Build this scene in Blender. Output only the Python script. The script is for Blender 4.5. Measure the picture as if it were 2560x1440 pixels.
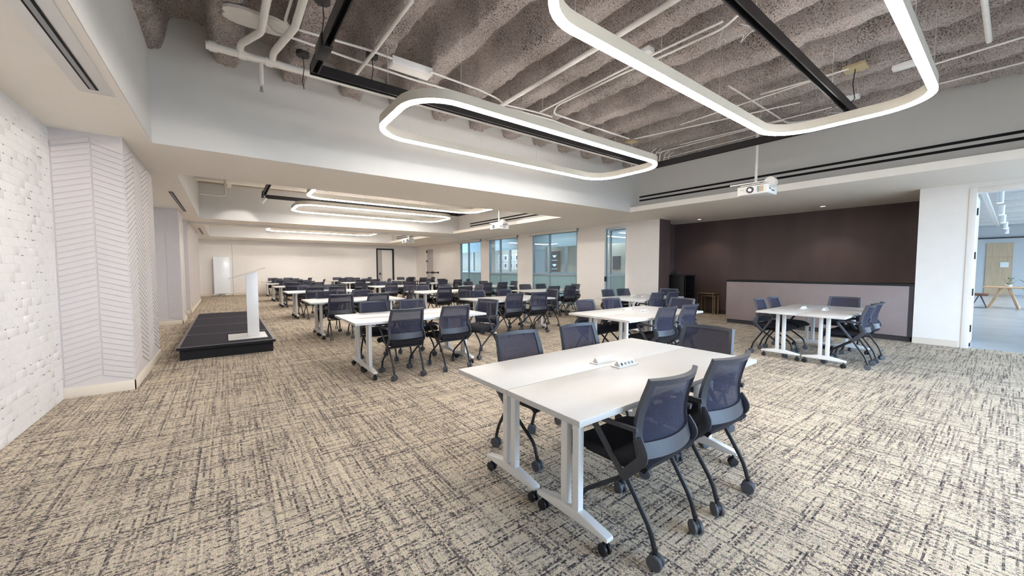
import bpy, bmesh, math, random
import numpy as np
from mathutils import Vector, Matrix
random.seed(7)
scene = bpy.context.scene
for o in list(bpy.data.objects): bpy.data.objects.remove(o)
C = scene.collection
PI = math.pi
def lin(c):
    return tuple(((v/255.0)/12.92 if v/255.0 <= .04045 else ((v/255.0+.055)/1.055)**2.4) for v in c)

# ------------------------------------------------------------------ camera
H = 1.4; FPX = 947.131; PITCH = math.radians(2.9856); YAW = math.radians(37.003)
cam_data = bpy.data.cameras.new('camera'); cam = bpy.data.objects.new('camera', cam_data); C.objects.link(cam)
cam.location = (0, 0, H); cam.rotation_euler = (PI/2-PITCH, 0, -YAW)
cam_data.sensor_width = 36.0; cam_data.lens = 36.0*FPX/2560.0; cam_data.clip_start = .02; cam_data.clip_end = 200
scene.camera = cam
_F = Vector((math.sin(YAW)*math.cos(PITCH), math.cos(YAW)*math.cos(PITCH), -math.sin(PITCH)))
_R = Vector((math.cos(YAW), -math.sin(YAW), 0)); _U = _R.cross(_F)
def ray(x, y): return _R*(x-1280)+_U*(720-y)+_F*FPX
def pz(x, y, z):
    d = ray(x, y); t = (z-H)/d.z; return Vector((d.x*t, d.y*t, z))
def pX(x, y, X):
    d = ray(x, y); t = X/d.x; return Vector((X, d.y*t, H+d.z*t))
def pY(x, y, Y):
    d = ray(x, y); t = Y/d.y; return Vector((d.x*t, Y, H+d.z*t))

# ------------------------------------------------------------------ world, big lights, exposure
w = bpy.data.worlds.new('world'); scene.world = w; w.use_nodes = True
bg = w.node_tree.nodes['Background']; bg.inputs[0].default_value = (.56, .77, 1.0, 1); bg.inputs[1].default_value = 13.0
LOOP_E = 33.0      # pendant loop emission
DOWN_W = 34.0      # recessed downlights, watts
scene.view_settings.view_transform = 'Standard'; scene.view_settings.look = 'None'
scene.view_settings.gamma = 1.0; scene.view_settings.use_curve_mapping = False
scene.view_settings.exposure = 0.44
def portal(name, loc, rot, sx, sy):          # sampling aid in a real window opening, emits nothing itself
    l = bpy.data.lights.new(name, 'AREA'); l.shape = 'RECTANGLE'; l.size = sx; l.size_y = sy
    l.cycles.is_portal = True
    o = bpy.data.objects.new(name, l); C.objects.link(o); o.location = loc; o.rotation_euler = rot; return o
portal('window_portal', (5.4, -3.42, 1.55), (PI/2, 0, 0), 7.8, 2.4)
portal('lobby_portal', (20, -8.9, 1.9), (PI/2, 0, 0), 17, 3.2)

# ------------------------------------------------------------------ materials
M = {}
def new_mat(name):
    m = bpy.data.materials.new(name); m.use_nodes = True; M[name] = m
    return m, m.node_tree.nodes, m.node_tree.links, m.node_tree.nodes['Principled BSDF']
def simple(name, rgb, rough=.6, metal=0, var=.0, scale=6.0, bump=0.0, bscale=200.0, spec=None, stretch=None):
    m, n, l, b = new_mat(name); c = lin(rgb)
    b.inputs['Roughness'].default_value = rough; b.inputs['Metallic'].default_value = metal
    if spec is not None: b.inputs['Specular IOR Level'].default_value = spec
    tc = n.new('ShaderNodeTexCoord'); co = tc.outputs['Object']
    if stretch:
        mp = n.new('ShaderNodeMapping'); mp.inputs['Scale'].default_value = stretch; l.new(co, mp.inputs[0]); co = mp.outputs[0]
    nz = n.new('ShaderNodeTexNoise'); nz.inputs['Scale'].default_value = scale; nz.inputs['Detail'].default_value = 4; l.new(co, nz.inputs['Vector'])
    r = n.new('ShaderNodeValToRGB'); r.color_ramp.elements[0].position = .25; r.color_ramp.elements[1].position = .75
    r.color_ramp.elements[0].color = tuple(v*(1-var) for v in c)+(1,); r.color_ramp.elements[1].color = tuple(min(1, v*(1+var)) for v in c)+(1,)
    l.new(nz.outputs['Fac'], r.inputs[0]); l.new(r.outputs[0], b.inputs['Base Color'])
    if bump:
        n2 = n.new('ShaderNodeTexNoise'); n2.inputs['Scale'].default_value = bscale; n2.inputs['Detail'].default_value = 3; l.new(co, n2.inputs['Vector'])
        bp = n.new('ShaderNodeBump'); bp.inputs['Strength'].default_value = bump; bp.inputs['Distance'].default_value = .01
        l.new(n2.outputs['Fac'], bp.inputs['Height']); l.new(bp.outputs[0], b.inputs['Normal'])
    return m
simple('wall_paint', (240, 233, 226), .7, var=.015, bump=.03)
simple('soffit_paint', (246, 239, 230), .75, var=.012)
simple('coffer_grey', (208, 205, 201), .75, var=.012)  # greyer tone than the soffits, used on the coffer faces
simple('column_panel', (208, 200, 197), .6, var=.02, scale=9)
simple('baseboard_paint', (226, 214, 198), .5, var=.01)
simple('brick_paint', (236, 232, 229), .55, var=.03, scale=14, bump=.35, bscale=45)
simple('brick_pit', (120, 108, 100), .9, var=.2)
simple('deck_tan', (176, 160, 140), .9, var=.12, scale=3)
simple('pipe_paint', (220, 215, 209), .5, var=.05, scale=10)
simple('white_metal', (232, 230, 228), .35, var=.01)
simple('white_laminate', (206, 203, 200), .32, var=.008, scale=30)
simple('housing_paint', (204, 197, 184), .5, var=.01)
simple('plastic_white', (228, 226, 222), .4, var=.01)
simple('black_metal', (24, 21, 23), .45, var=.1)
simple('black_matte', (14, 13, 14), .7, var=.1)
simple('slot_black', (6, 5, 5), .8)
simple('chair_plastic', (60, 62, 70), .42, var=.04, scale=20)
simple('chair_metal', (44, 44, 48), .35, metal=.35, var=.04)
simple('seat_fabric', (25, 23, 32), .95, var=.2, scale=200, bump=.25, bscale=900)
simple('caster_grey', (78, 80, 86), .5, var=.05)
simple('caster_black', (26, 26, 29), .5, var=.08)
simple('dark_wood', (84, 67, 64), .5, var=.25, scale=1.6, stretch=(1, 1, .25), bump=.05)
simple('counter_panel', (146, 130, 127), .55, var=.10, scale=2.2)
simple('charcoal', (52, 48, 49), .6, var=.06)
simple('gold', (190, 170, 140), .35, metal=.8, var=.05)
simple('alu_blue', (152, 166, 176), .4, metal=.3, var=.02)
simple('alu_grey', (146, 147, 150), .4, metal=.3, var=.02)
simple('door_grey', (184, 178, 174), .5, var=.02)
simple('board_white', (243, 246, 250), .2, var=.005)
simple('stage_carpet', (40, 35, 47), .95, var=.35, scale=160, bump=.3, bscale=600)
simple('stage_side', (12, 10, 12), .8, var=.1)
simple('stage_trim', (132, 126, 130), .4, metal=.5, var=.05)
simple('lobby_floor', (172, 176, 180), .22, var=.12, scale=1.1)
simple('lobby_wall', (202, 202, 202), .7, var=.02)
simple('lobby_wood', (198, 172, 140), .5, var=.14, scale=2.2, stretch=(6, 6, .5))
simple('table_wood', (182, 148, 112), .45, var=.16, scale=3, stretch=(1, 8, 1))
simple('leather_brown', (96, 60, 44), .5, var=.15)
simple('outdoor_paving', (140, 134, 126), .9, var=.1)
simple('leaf', (66, 104, 62), .6, var=.25)
simple('clay', (210, 206, 200), .6)
simple('corridor_wall', (198, 190, 178), .7, var=.02)
simple('corridor_blue', (164, 184, 194), .6, var=.03)
simple('frame_white', (236, 234, 230), .5)
simple('print_dark', (92, 92, 98), .7, var=.5, scale=22)
simple('brown_panel', (104, 88, 80), .6, var=.06)
simple('brass_yellow', (186, 168, 132), .5, var=.05)
simple('lens_glass', (10, 10, 14), .08)
simple('lens_ring', (60, 60, 66), .3, metal=.6)
simple('filter_teal', (136, 160, 156), .5); simple('filter_rose', (190, 158, 150), .5); simple('filter_sand', (190, 176, 140), .5)
simple('label_yellow', (196, 188, 140), .6)
simple('cable_dark', (40, 38, 38), .6); simple('cable_white', (205, 202, 198), .6)
def glass(name, tint, refl=.06, rough=.02):
    m, n, l, b = new_mat(name); n.remove(b)
    t = n.new('ShaderNodeBsdfTransparent'); t.inputs[0].default_value = tint+(1,)
    g = n.new('ShaderNodeBsdfGlossy'); g.inputs['Roughness'].default_value = rough
    lw = n.new('ShaderNodeLayerWeight'); lw.inputs[0].default_value = .2
    ma = n.new('ShaderNodeMath'); ma.operation = 'MULTIPLY_ADD'; ma.inputs[1].default_value = .35; ma.inputs[2].default_value = refl
    l.new(lw.outputs['Facing'], ma.inputs[0])
    x = n.new('ShaderNodeMixShader'); l.new(ma.outputs[0], x.inputs[0]); l.new(t.outputs[0], x.inputs[1]); l.new(g.outputs[0], x.inputs[2])
    l.new(x.outputs[0], n['Material Output'].inputs[0])
glass('glass_clear', (.86, .93, .95)); glass('glass_day', (.97, .98, 1.0), .03); glass('acrylic', (.93, .94, .95), .10)
def frosted():
    m, n, l, b = new_mat('glass_fluted'); n.remove(b)
    t = n.new('ShaderNodeBsdfTransparent'); t.inputs[0].default_value = (.7, .84, .86, 1)
    d = n.new('ShaderNodeBsdfTranslucent'); d.inputs[0].default_value = lin((200, 222, 224))+(1,)
    d2 = n.new('ShaderNodeBsdfDiffuse'); d2.inputs[0].default_value = lin((184, 206, 208))+(1,)
    a = n.new('ShaderNodeMixShader'); a.inputs[0].default_value = .5; l.new(d.outputs[0], a.inputs[1]); l.new(d2.outputs[0], a.inputs[2])
    x = n.new('ShaderNodeMixShader'); x.inputs[0].default_value = .88; l.new(t.outputs[0], x.inputs[1]); l.new(a.outputs[0], x.inputs[2])
    tc = n.new('ShaderNodeTexCoord'); wv = n.new('ShaderNodeTexWave'); wv.bands_direction = 'Y'; wv.inputs['Scale'].default_value = 5.5
    l.new(tc.outputs['Object'], wv.inputs[0]); bp = n.new('ShaderNodeBump'); bp.inputs['Strength'].default_value = .6; bp.inputs['Distance'].default_value = .02
    l.new(wv.outputs['Fac'], bp.inputs['Height']); l.new(bp.outputs[0], d2.inputs['Normal'])
    l.new(x.outputs[0], n['Material Output'].inputs[0])
frosted()
def mesh_fabric():
    m, n, l, b = new_mat('chair_mesh')
    b.inputs['Base Color'].default_value = lin((46, 46, 66))+(1,); b.inputs['Roughness'].default_value = .8
    tc = n.new('ShaderNodeTexCoord'); v = n.new('ShaderNodeTexVoronoi'); v.inputs['Scale'].default_value = 420; l.new(tc.outputs['Object'], v.inputs['Vector'])
    r = n.new('ShaderNodeMapRange'); r.inputs[1].default_value = .2; r.inputs[2].default_value = .75; r.inputs[3].default_value = .52; r.inputs[4].default_value = .85
    l.new(v.outputs['Distance'], r.inputs[0])
    t = n.new('ShaderNodeBsdfTransparent'); x = n.new('ShaderNodeMixShader')
    l.new(r.outputs[0], x.inputs[0]); l.new(t.outputs[0], x.inputs[1]); l.new(b.outputs[0], x.inputs[2]); l.new(x.outputs[0], n['Material Output'].inputs[0])
mesh_fabric()
def emit(name, rgb, s):
    m, n, l, b = new_mat(name); b.inputs['Base Color'].default_value = (.8, .8, .8, 1)
    b.inputs['Emission Color'].default_value = rgb+(1,); b.inputs['Emission Strength'].default_value = s
emit('led_white', (1.0, .965, .92), LOOP_E); emit('lamp_face', (1.0, .93, .82), 4); emit('corridor_led', (.9, .96, 1), 40); emit('lobby_led', (1, .97, .93), 8)
emit('blue_glow', (.25, .5, 1.0), 2.2); emit('window_blue', (.35, .58, 1.0), 1.1)
def carpet():
    m, n, l, b = new_mat('carpet')
    b.inputs['Roughness'].default_value = 1.0; b.inputs['Specular IOR Level'].default_value = .05
    tc = n.new('ShaderNodeTexCoord'); sp = n.new('ShaderNodeSeparateXYZ'); l.new(tc.outputs['Object'], sp.inputs[0])
    def mt(op, a, bv=0.0, cv=None):
        k = n.new('ShaderNodeMath'); k.operation = op
        for i, q in enumerate((a, bv) if cv is None else (a, bv, cv)):
            if isinstance(q, (int, float)): k.inputs[i].default_value = q
            else: l.new(q, k.inputs[i])
        return k.outputs[0]
    def wn(a, bv, w):
        c = n.new('ShaderNodeCombineXYZ'); l.new(a, c.inputs[0]); l.new(bv, c.inputs[1]); c.inputs[2].default_value = w
        k = n.new('ShaderNodeTexWhiteNoise'); k.noise_dimensions = '3D'; l.new(c.outputs[0], k.inputs[0]); return k.outputs[0]
    X, Y = sp.outputs[0], sp.outputs[1]; U = 88.0
    def cells(u): return mt('FLOOR', mt('MULTIPLY', X, u)), mt('FLOOR', mt('MULTIPLY', Y, u*1.15))
    cx, cy = cells(U); fx, fy = cells(U*3)
    def mapr(v, a, bb, c, d):
        k = n.new('ShaderNodeMapRange'); k.inputs[1].default_value = a; k.inputs[2].default_value = bb; k.inputs[3].default_value = c; k.inputs[4].default_value = d; l.new(v, k.inputs[0]); return k.outputs[0]
    def strength(row, seg, per, w, lo):      # dark thread strength of a row, cut into segments along its length
        off = mt('MULTIPLY', wn(row, row, w+7), 9.0); sg = mt('FLOOR', mt('MULTIPLY_ADD', seg, per, off)); return mapr(wn(row, sg, w), lo, 1.0, 0, 1)
    r1 = strength(cy, X, 3.4, 1.0, .45); c1 = strength(cx, Y, 3.0, 2.0, .45)
    d = mt('MAXIMUM', mt('MULTIPLY', r1, .56), mt('MULTIPLY', c1, .47))
    cell = wn(cx, cy, 3.0); fine = wn(fx, fy, 5.0)
    gate = mapr(cell, .1, .7, .15, 1.15)                       # dotted threads
    wale = mapr(wn(cx, cx, 9.0), 0, 1, -.07, .07)
    big = n.new('ShaderNodeTexNoise'); big.inputs['Scale'].default_value = 2.3; big.inputs['Detail'].default_value = 2; l.new(tc.outputs['Object'], big.inputs['Vector'])
    val = mt('ADD', mt('ADD', mt('MULTIPLY', d, gate), .075), wale)
    val = mt('ADD', val, mt('MULTIPLY', mt('SUBTRACT', fine, .42), .52)); val = mt('ADD', val, mt('MULTIPLY', mt('SUBTRACT', big.outputs['Fac'], .5), .25))
    r = n.new('ShaderNodeValToRGB'); e = r.color_ramp; e.elements[0].position = 0; e.elements[1].position = .9
    e.elements[0].color = lin((226, 211, 188))+(1,); e.elements[1].color = lin((44, 40, 45))+(1,)
    for pos, c in ((.18, (202, 187, 166)), (.36, (158, 146, 134)), (.58, (96, 89, 89))):
        q = e.elements.new(pos); q.color = lin(c)+(1,)
    l.new(val, r.inputs[0])
    hv = n.new('ShaderNodeCombineXYZ'); l.new(fx, hv.inputs[0]); l.new(fy, hv.inputs[1]); hw = n.new('ShaderNodeTexWhiteNoise'); hw.noise_dimensions = '2D'; l.new(hv.outputs[0], hw.inputs[0])
    mx = n.new('ShaderNodeMix'); mx.data_type = 'RGBA'; mx.blend_type = 'OVERLAY'; mx.inputs[0].default_value = .16; l.new(r.outputs[0], mx.inputs[6]); l.new(hw.outputs['Color'], mx.inputs[7])
    l.new(mx.outputs[2], b.inputs['Base Color'])
    bp = n.new('ShaderNodeBump'); bp.inputs['Strength'].default_value = .35; bp.inputs['Distance'].default_value = .004
    l.new(fine, bp.inputs['Height']); l.new(bp.outputs[0], b.inputs['Normal'])
carpet()
def deckmat():
    m, n, l, b = new_mat('sprayed_deck'); b.inputs['Roughness'].default_value = 1; b.inputs['Specular IOR Level'].default_value = .05
    tc = n.new('ShaderNodeTexCoord'); co = tc.outputs['Object']
    a = n.new('ShaderNodeTexNoise'); a.inputs['Scale'].default_value = 70; a.inputs['Detail'].default_value = 5; l.new(co, a.inputs['Vector'])
    c = n.new('ShaderNodeTexNoise'); c.inputs['Scale'].default_value = 2.2; c.inputs['Detail'].default_value = 4; l.new(co, c.inputs['Vector'])
    ad = n.new('ShaderNodeMath'); ad.operation = 'MULTIPLY_ADD'; ad.inputs[1].default_value = .35; l.new(c.outputs['Fac'], ad.inputs[0]); l.new(a.outputs['Fac'], ad.inputs[2])
    r = n.new('ShaderNodeValToRGB'); e = r.color_ramp; e.elements[0].position = .46; e.elements[1].position = .86
    e.elements[0].color = lin((74, 65, 63))+(1,); e.elements[1].color = lin((212, 202, 196))+(1,)
    q = e.elements.new(.6); q.color = lin((170, 158, 152))+(1,)
    l.new(ad.outputs[0], r.inputs[0]); l.new(r.outputs[0], b.inputs['Base Color'])
    bp = n.new('ShaderNodeBump'); bp.inputs['Strength'].default_value = 1; bp.inputs['Distance'].default_value = .03
    l.new(a.outputs['Fac'], bp.inputs['Height']); l.new(bp.outputs[0], b.inputs['Normal'])
deckmat()

# ------------------------------------------------------------------ mesh helpers
class MB:
    def __init__(s): s.v = []; s.f = []
    def box(s, x0, x1, y0, y1, z0, z1):
        b = len(s.v)
        s.v += [(x0,y0,z0),(x1,y0,z0),(x1,y1,z0),(x0,y1,z0),(x0,y0,z1),(x1,y0,z1),(x1,y1,z1),(x0,y1,z1)]
        s.f += [tuple(b+i for i in q) for q in ((0,3,2,1),(4,5,6,7),(0,1,5,4),(1,2,6,5),(2,3,7,6),(3,0,4,7))]; return s
    def hexa(s, pts):
        b = len(s.v); s.v += [tuple(p) for p in pts]
        s.f += [tuple(b+i for i in q) for q in ((0,3,2,1),(4,5,6,7),(0,1,5,4),(1,2,6,5),(2,3,7,6),(3,0,4,7))]; return s
    def prism(s, poly, fn, t0, t1):
        b = len(s.v); k = len(poly)
        s.v += [tuple(fn(p, q, t0)) for p, q in poly]+[tuple(fn(p, q, t1)) for p, q in poly]
        s.f += [tuple(b+i for i in range(k))[::-1], tuple(b+k+i for i in range(k))]
        s.f += [(b+i, b+(i+1) % k, b+k+(i+1) % k, b+k+i) for i in range(k)]; return s
    def tube(s, pts, r, seg=8, flat=1.0, up=None):
        pts = [Vector(p) for p in pts]; b = len(s.v); n = len(pts); nrm = None
        for i, p in enumerate(pts):
            t = (pts[min(i+1, n-1)]-pts[max(i-1, 0)]).normalized()
            if nrm is None:
                nrm = Vector(up) if up else (Vector((0,0,1)) if abs(t.z) < .9 else Vector((1,0,0)))
            nrm = (nrm-t*nrm.dot(t)).normalized(); bn = t.cross(nrm)
            rr = r[i] if isinstance(r, (list, tuple)) else r
            for k in range(seg):
                a = 2*PI*(k+.5)/seg; s.v.append(tuple(p+nrm*math.cos(a)*rr+bn*math.sin(a)*rr*flat))
        for i in range(n-1):
            for k in range(seg):
                s.f.append((b+i*seg+k, b+i*seg+(k+1) % seg, b+(i+1)*seg+(k+1) % seg, b+(i+1)*seg+k))
        s.f.append(tuple(b+k for k in range(seg))[::-1]); s.f.append(tuple(b+(n-1)*seg+k for k in range(seg))); return s
    def cyl(s, p0, p1, r, seg=16, r1=None):
        return s.tube([p0, p1], [r, r if r1 is None else r1], seg)
    def lathe(s, prof, c, axis='x', seg=18):
        b = len(s.v); k = len(prof)
        for i in range(seg):
            a = 2*PI*i/seg
            for (h, r) in prof:
                if axis == 'x': s.v.append((c[0]+h, c[1]+r*math.cos(a), c[2]+r*math.sin(a)))
                else: s.v.append((c[0]+r*math.cos(a), c[1]+r*math.sin(a), c[2]+h))
        for i in range(seg):
            j = (i+1) % seg
            for q in range(k-1): s.f.append((b+i*k+q, b+i*k+q+1, b+j*k+q+1, b+j*k+q))
        return s
    def ring(s, path, w, z0, z1):
        b = len(s.v); n = len(path)
        for i in range(n):
            p = Vector(path[i]); t = (Vector(path[(i+1) % n])-Vector(path[i-1])).normalized(); nn = Vector((t.y, -t.x))
            for d, z in ((w/2, z0), (w/2, z1), (-w/2, z1), (-w/2, z0)): q = p+nn*d; s.v.append((q.x, q.y, z))
        for i in range(n):
            j = (i+1) % n
            for k in range(4): s.f.append((b+i*4+k, b+i*4+(k+1) % 4, b+j*4+(k+1) % 4, b+j*4+k))
        return s
    def sheet(s, fn, us, vs, th, keep=lambda i, j: True):
        """thick curved sheet: fn(u,v)->Vector, th thickness; keep selects grid cells"""
        nu, nv = len(us), len(vs); P = {}; e = 1e-3
        for i, u in enumerate(us):
            for j, v in enumerate(vs):
                p = fn(u, v); nr = (fn(u+e, v)-fn(u-e, v)).cross(fn(u, v+e)-fn(u, v-e)).normalized(); P[i, j] = (p+nr*th/2, p-nr*th/2)
        cells = [(i, j) for i in range(nu-1) for j in range(nv-1) if keep(i, j)]; cs = set(cells); idx = {}
        def vid(i, j, k):
            if (i, j, k) not in idx: idx[i, j, k] = len(s.v); s.v.append(tuple(P[i, j][k]))
            return idx[i, j, k]
        for i, j in cells:
            s.f.append((vid(i,j,0), vid(i+1,j,0), vid(i+1,j+1,0), vid(i,j+1,0))); s.f.append((vid(i,j,1), vid(i,j+1,1), vid(i+1,j+1,1), vid(i+1,j,1)))
            for (di, dj, a, c) in ((-1,0,(i,j+1),(i,j)), (1,0,(i+1,j),(i+1,j+1)), (0,-1,(i,j),(i+1,j)), (0,1,(i+1,j+1),(i,j+1))):
                if (i+di, j+dj) not in cs: s.f.append((vid(*a,0), vid(*a,1), vid(*c,1), vid(*c,0))[::-1])
        return s
    def mesh(s, name, mat, smooth=True, bevel=0, origin=None, seg=2):
        me = bpy.data.meshes.new(name)
        vs = s.v if origin is None else [(x-origin[0], y-origin[1], z-origin[2]) for x, y, z in s.v]
        me.from_pydata(vs, [], s.f); bm = bmesh.new(); bm.from_mesh(me)
        bmesh.ops.recalc_face_normals(bm, faces=bm.faces)
        if bevel:
            ed = [e for e in bm.edges if len(e.link_faces) == 2 and e.calc_face_angle() > .6]
            bmesh.ops.bevel(bm, geom=ed, offset=bevel, segments=seg, affect='EDGES', profile=.5, clamp_overlap=True)
        bm.to_mesh(me); bm.free()
        if smooth:
            me.polygons.foreach_set('use_smooth', [True]*len(me.polygons)); me.set_sharp_from_angle(angle=math.radians(38))
        me.materials.append(M[mat]); return me
    def build(s, name, mat, parent=None, origin=None, **k):
        return inst(name, s.mesh(name, mat, origin=origin, **k), parent, origin)
def inst(name, me, parent=None, loc=None, rz=0):
    o = bpy.data.objects.new(name, me); C.objects.link(o)
    if parent is not None: o.parent = parent
    if loc is not None: o.location = loc
    if rz: o.rotation_euler = (0, 0, rz)
    return o
def tag(o, label, cat, group=None, kind=None):
    o['label'] = label; o['category'] = cat
    if group: o['group'] = group
    if kind: o['kind'] = kind
    return o
def struct(o, label=None):
    o['kind'] = 'structure'
    if label: o['label'] = label
    return o
def thing(name, label, cat, loc=(0,0,0), rz=0, group=None):
    o = inst(name, None, None, loc, rz); tag(o, label, cat, group); return o
def arc(p, q, r, rad, n=5):
    """corner at q rounded with radius-like offset rad between p-q-r"""
    p, q, r = Vector(p), Vector(q), Vector(r); a = q+(p-q).normalized()*rad; b = q+(r-q).normalized()*rad
    return [(1-t)**2*a+2*t*(1-t)*q+t*t*b for t in [i/(n-1) for i in range(n)]]
def rounded(pts, rad, n=5):
    pts = [Vector(p) for p in pts]; out = [pts[0]]
    for i in range(1, len(pts)-1):
        rr = min(rad, (pts[i]-pts[i-1]).length*.45, (pts[i+1]-pts[i]).length*.45); out += arc(pts[i-1], pts[i], pts[i+1], rr, n)
    return out+[pts[-1]]

# ------------------------------------------------------------------ room shell
ZS = 2.86; ZT = 4.55; XL = -1.43; XR = 10.3; YB = 24.4; YF = -3.3
fl = struct(MB().box(XL-.2, XR+.15, YF-.1, YB+.1, -.06, 0).box(XR+.15, 12.2, .97, 7.1, -.06, 0).build('floor', 'carpet'), 'woven beige and charcoal loop pile carpet')
# right wall with its openings (Y ranges): door_3, windows, glass door, recess, door_1
def wall_with_openings():
    m = MB(); x0, x1 = XR, XR+.15
    op = [(21.0, 22.79, 0, 2.6), (16.28, 18.41, .02, 2.80), (13.26, 15.55, .02, 2.80), (9.70, 12.25, .02, 2.80), (7.57, 8.44, 0, 2.74), (1.12, 6.40, 0, ZS), (-.75, .45, 0, 2.70)]
    y = YB+.1
    for a, b, z0, z1 in op:
        m.box(x0, x1, b, y, 0, ZS); y = a
        if z1 < ZS: m.box(x0, x1, a, b, z1, ZS)
        if z0 > 0: m.box(x0, x1, a, b, 0, z0)
    m.box(x0, x1, YF-.1, y, 0, ZS); return m
struct(wall_with_openings().build('wall_right', 'wall_paint'), 'long cream wall with interior windows and doors')
# far wall
struct(MB().box(XL-.2, 7.66, YB, YB+.15, 0, ZS).box(8.72, XR+.15, YB, YB+.15, 0, ZS).box(7.66, 8.72, YB, YB+.15, 2.63, ZS).build('wall_back', 'wall_paint'), 'plain cream end wall')
# wall behind the camera with daylight windows
wf = MB().box(XL-.2, 1.5, YF-.15, YF, 0, ZT).box(9.3, XR+.15, YF-.15, YF, 0, ZT).box(1.5, 9.3, YF-.15, YF, 0, .35).box(1.5, 9.3, YF-.15, YF, 2.75, ZT)
struct(wf.build('wall_front', 'wall_paint'))
fw = struct(MB().box(1.5, 9.3, YF-.1, YF-.04, .35, .42).box(1.5, 9.3, YF-.1, YF-.04, 2.68, 2.75).build('window_4', 'alu_grey'))
for i in range(7):
    x = 1.5+i*1.3; MB().box(x-.03, x+.03, YF-.1, YF-.04, .35, 2.75).build('mullion', 'alu_grey', fw)
for i in range(6): MB().box(1.53+i*1.3, 2.77+i*1.3, YF-.075, YF-.068, .42, 2.68).build('pane', 'glass_day', fw)
struct(MB().box(-30, 60, -40, -9.3, -.4, -.3).box(-30, XR, -9.3, YF-.2, -.4, -.3).build('ground', 'outdoor_paving'), 'unseen grey paving added outside to cut sky light from below')  # unseen ground, added so less blue sky light comes up from below
# left wall: brick
wl = struct(MB().box(XL-.2, XL-.001, YF-.1, YB+.1, 0, ZS).build('wall_left', 'brick_paint'), 'white painted brick wall')
bh, bl, jt = .0755, .2135, .0035
rows = int(ZS/bh); protos = []
for k in range(6):
    r = random.Random(k); a = MB(); L = bl-jt; Hh = bh-jt; d = .0006+r.random()*.0016
    def jr(v): return v+(r.random()-.5)*.003
    a.hexa([(-.004, jr(-L/2), jr(-Hh/2)), (d, jr(-L/2), jr(-Hh/2)), (d, jr(L/2), jr(-Hh/2)), (-.004, jr(L/2), jr(-Hh/2)),
            (-.004, jr(-L/2), jr(Hh/2)), (d, jr(-L/2), jr(Hh/2)), (d, jr(L/2), jr(Hh/2)), (-.004, jr(L/2), jr(Hh/2))])
    protos.append(a.mesh('brick', 'brick_paint', bevel=.0008, seg=1))
rest = MB(); cnt = 0
for j in range(rows):
    z = (j+.5)*bh; y = 6.06-bl/2-(bl/2 if j % 2 else 0); first = True
    while y > YF:
        if y > 4.55 and cnt < 298:
            inst('brick', protos[random.randrange(6)], wl, (XL, y, z)); cnt += 1
        else: rest.box(XL-.004, XL+.0006+random.random()*.0016, y-bl/2+jt/2, y+bl/2-jt/2, z-bh/2+jt/2, z+bh/2-jt/2)
        y -= bl
    if j % 2: rest.box(XL-.004, XL+.0015, 6.06-bl/2+.004, 6.06, z-bh/2+jt/2, z+bh/2-jt/2)
ro = rest.build('brickwork', 'brick_paint', wl, smooth=False); ro['kind'] = 'stuff'
pits = MB(); rp = random.Random(3)
for k in range(170):
    y = 4.3+rp.random()*1.75; z = bh*rp.randrange(1, rows)+(rp.random()-.5)*.012; a = .004+rp.random()*.012; hh = .0012+rp.random()*.0035
    pits.box(XL-.002, XL+.0026, y-a, y+a, z-hh, z+hh)
po = pits.build('joint_pits', 'brick_pit', wl, smooth=False); po['kind'] = 'stuff'

# ceiling: sprayed deck over the front bay, plain deck over the others
def deck():
    rng = np.random.default_rng(4)
    x = np.arange(-.75, 8.92, .02); y = np.arange(YF, 6.2, .035); X, Y = np.meshgrid(x, y, indexing='ij')
    def vn(sx, sy):
        gx = (X-x[0])/sx; gy = (Y-y[0])/sy; g = rng.random((int(gx.max())+3, int(gy.max())+3)); i = gx.astype(int); j = gy.astype(int); a = gx-i; b = gy-j
        a = a*a*(3-2*a); b = b*b*(3-2*b)
        return (g[i,j]*(1-a)+g[i+1,j]*a)*(1-b)+(g[i,j+1]*(1-a)+g[i+1,j+1]*a)*b-.5
    Xw = X+vn(.6, .45)*.05+vn(.14, .12)*.05+vn(.05, .06)*.035
    u = ((Xw+.66)/.74) % 1.0; u = np.minimum(u, 1-u)*.74        # distance to rib centre
    t = np.clip((u-.115)/.10, 0, 1); t = t*t*(3-2*t)
    Z = 3.95+t*(.36+.07*np.cos((u-.37)/.25*1.2))+vn(.22, .22)*.03+vn(.06, .06)*.028+vn(.03, .036)*.018
    nx, ny = X.shape; V = np.stack([X, Y, Z], -1).reshape(-1, 3)
    idx = np.arange(nx*ny).reshape(nx, ny); F = np.stack([idx[:-1,:-1], idx[:-1,1:], idx[1:,1:], idx[1:,:-1]], -1).reshape(-1, 4)
    me = bpy.data.meshes.new('ceiling'); me.vertices.add(len(V)); me.vertices.foreach_set('co', V.ravel())
    me.loops.add(F.size); me.loops.foreach_set('vertex_index', F.ravel()); me.polygons.add(len(F))
    me.polygons.foreach_set('loop_start', np.arange(0, F.size, 4)); me.polygons.foreach_set('loop_total', np.full(len(F), 4)); me.update(); me.validate()
    me.polygons.foreach_set('use_smooth', [True]*len(F)); me.materials.append(M['sprayed_deck']); return me
ceil = struct(inst('ceiling', deck()), 'rough sprayed grey ribbed concrete ceiling with white soffits')
MB().box(XL-.2, 12.3, YF-.2, YB+.2, ZT, ZT+.1).build('roof_slab', 'deck_tan', ceil)
MB().box(XL-.2, -.65, YF, 6.12, ZS, ZT).build('soffit', 'soffit_paint', ceil)
MB().box(XL-.2, -.58, 7.9, 14.4, ZS, ZT).build('soffit', 'soffit_paint', ceil)
MB().box(XL-.2, -.56, 16.5, 22.2, ZS, ZT).build('soffit', 'soffit_paint', ceil)
MB().box(8.74, XR+.15, YF, 6.12, ZS, ZT).box(8.47, 8.74, YF, 6.12, ZS, 2.985).build('soffit', 'soffit_paint', ceil)
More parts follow.
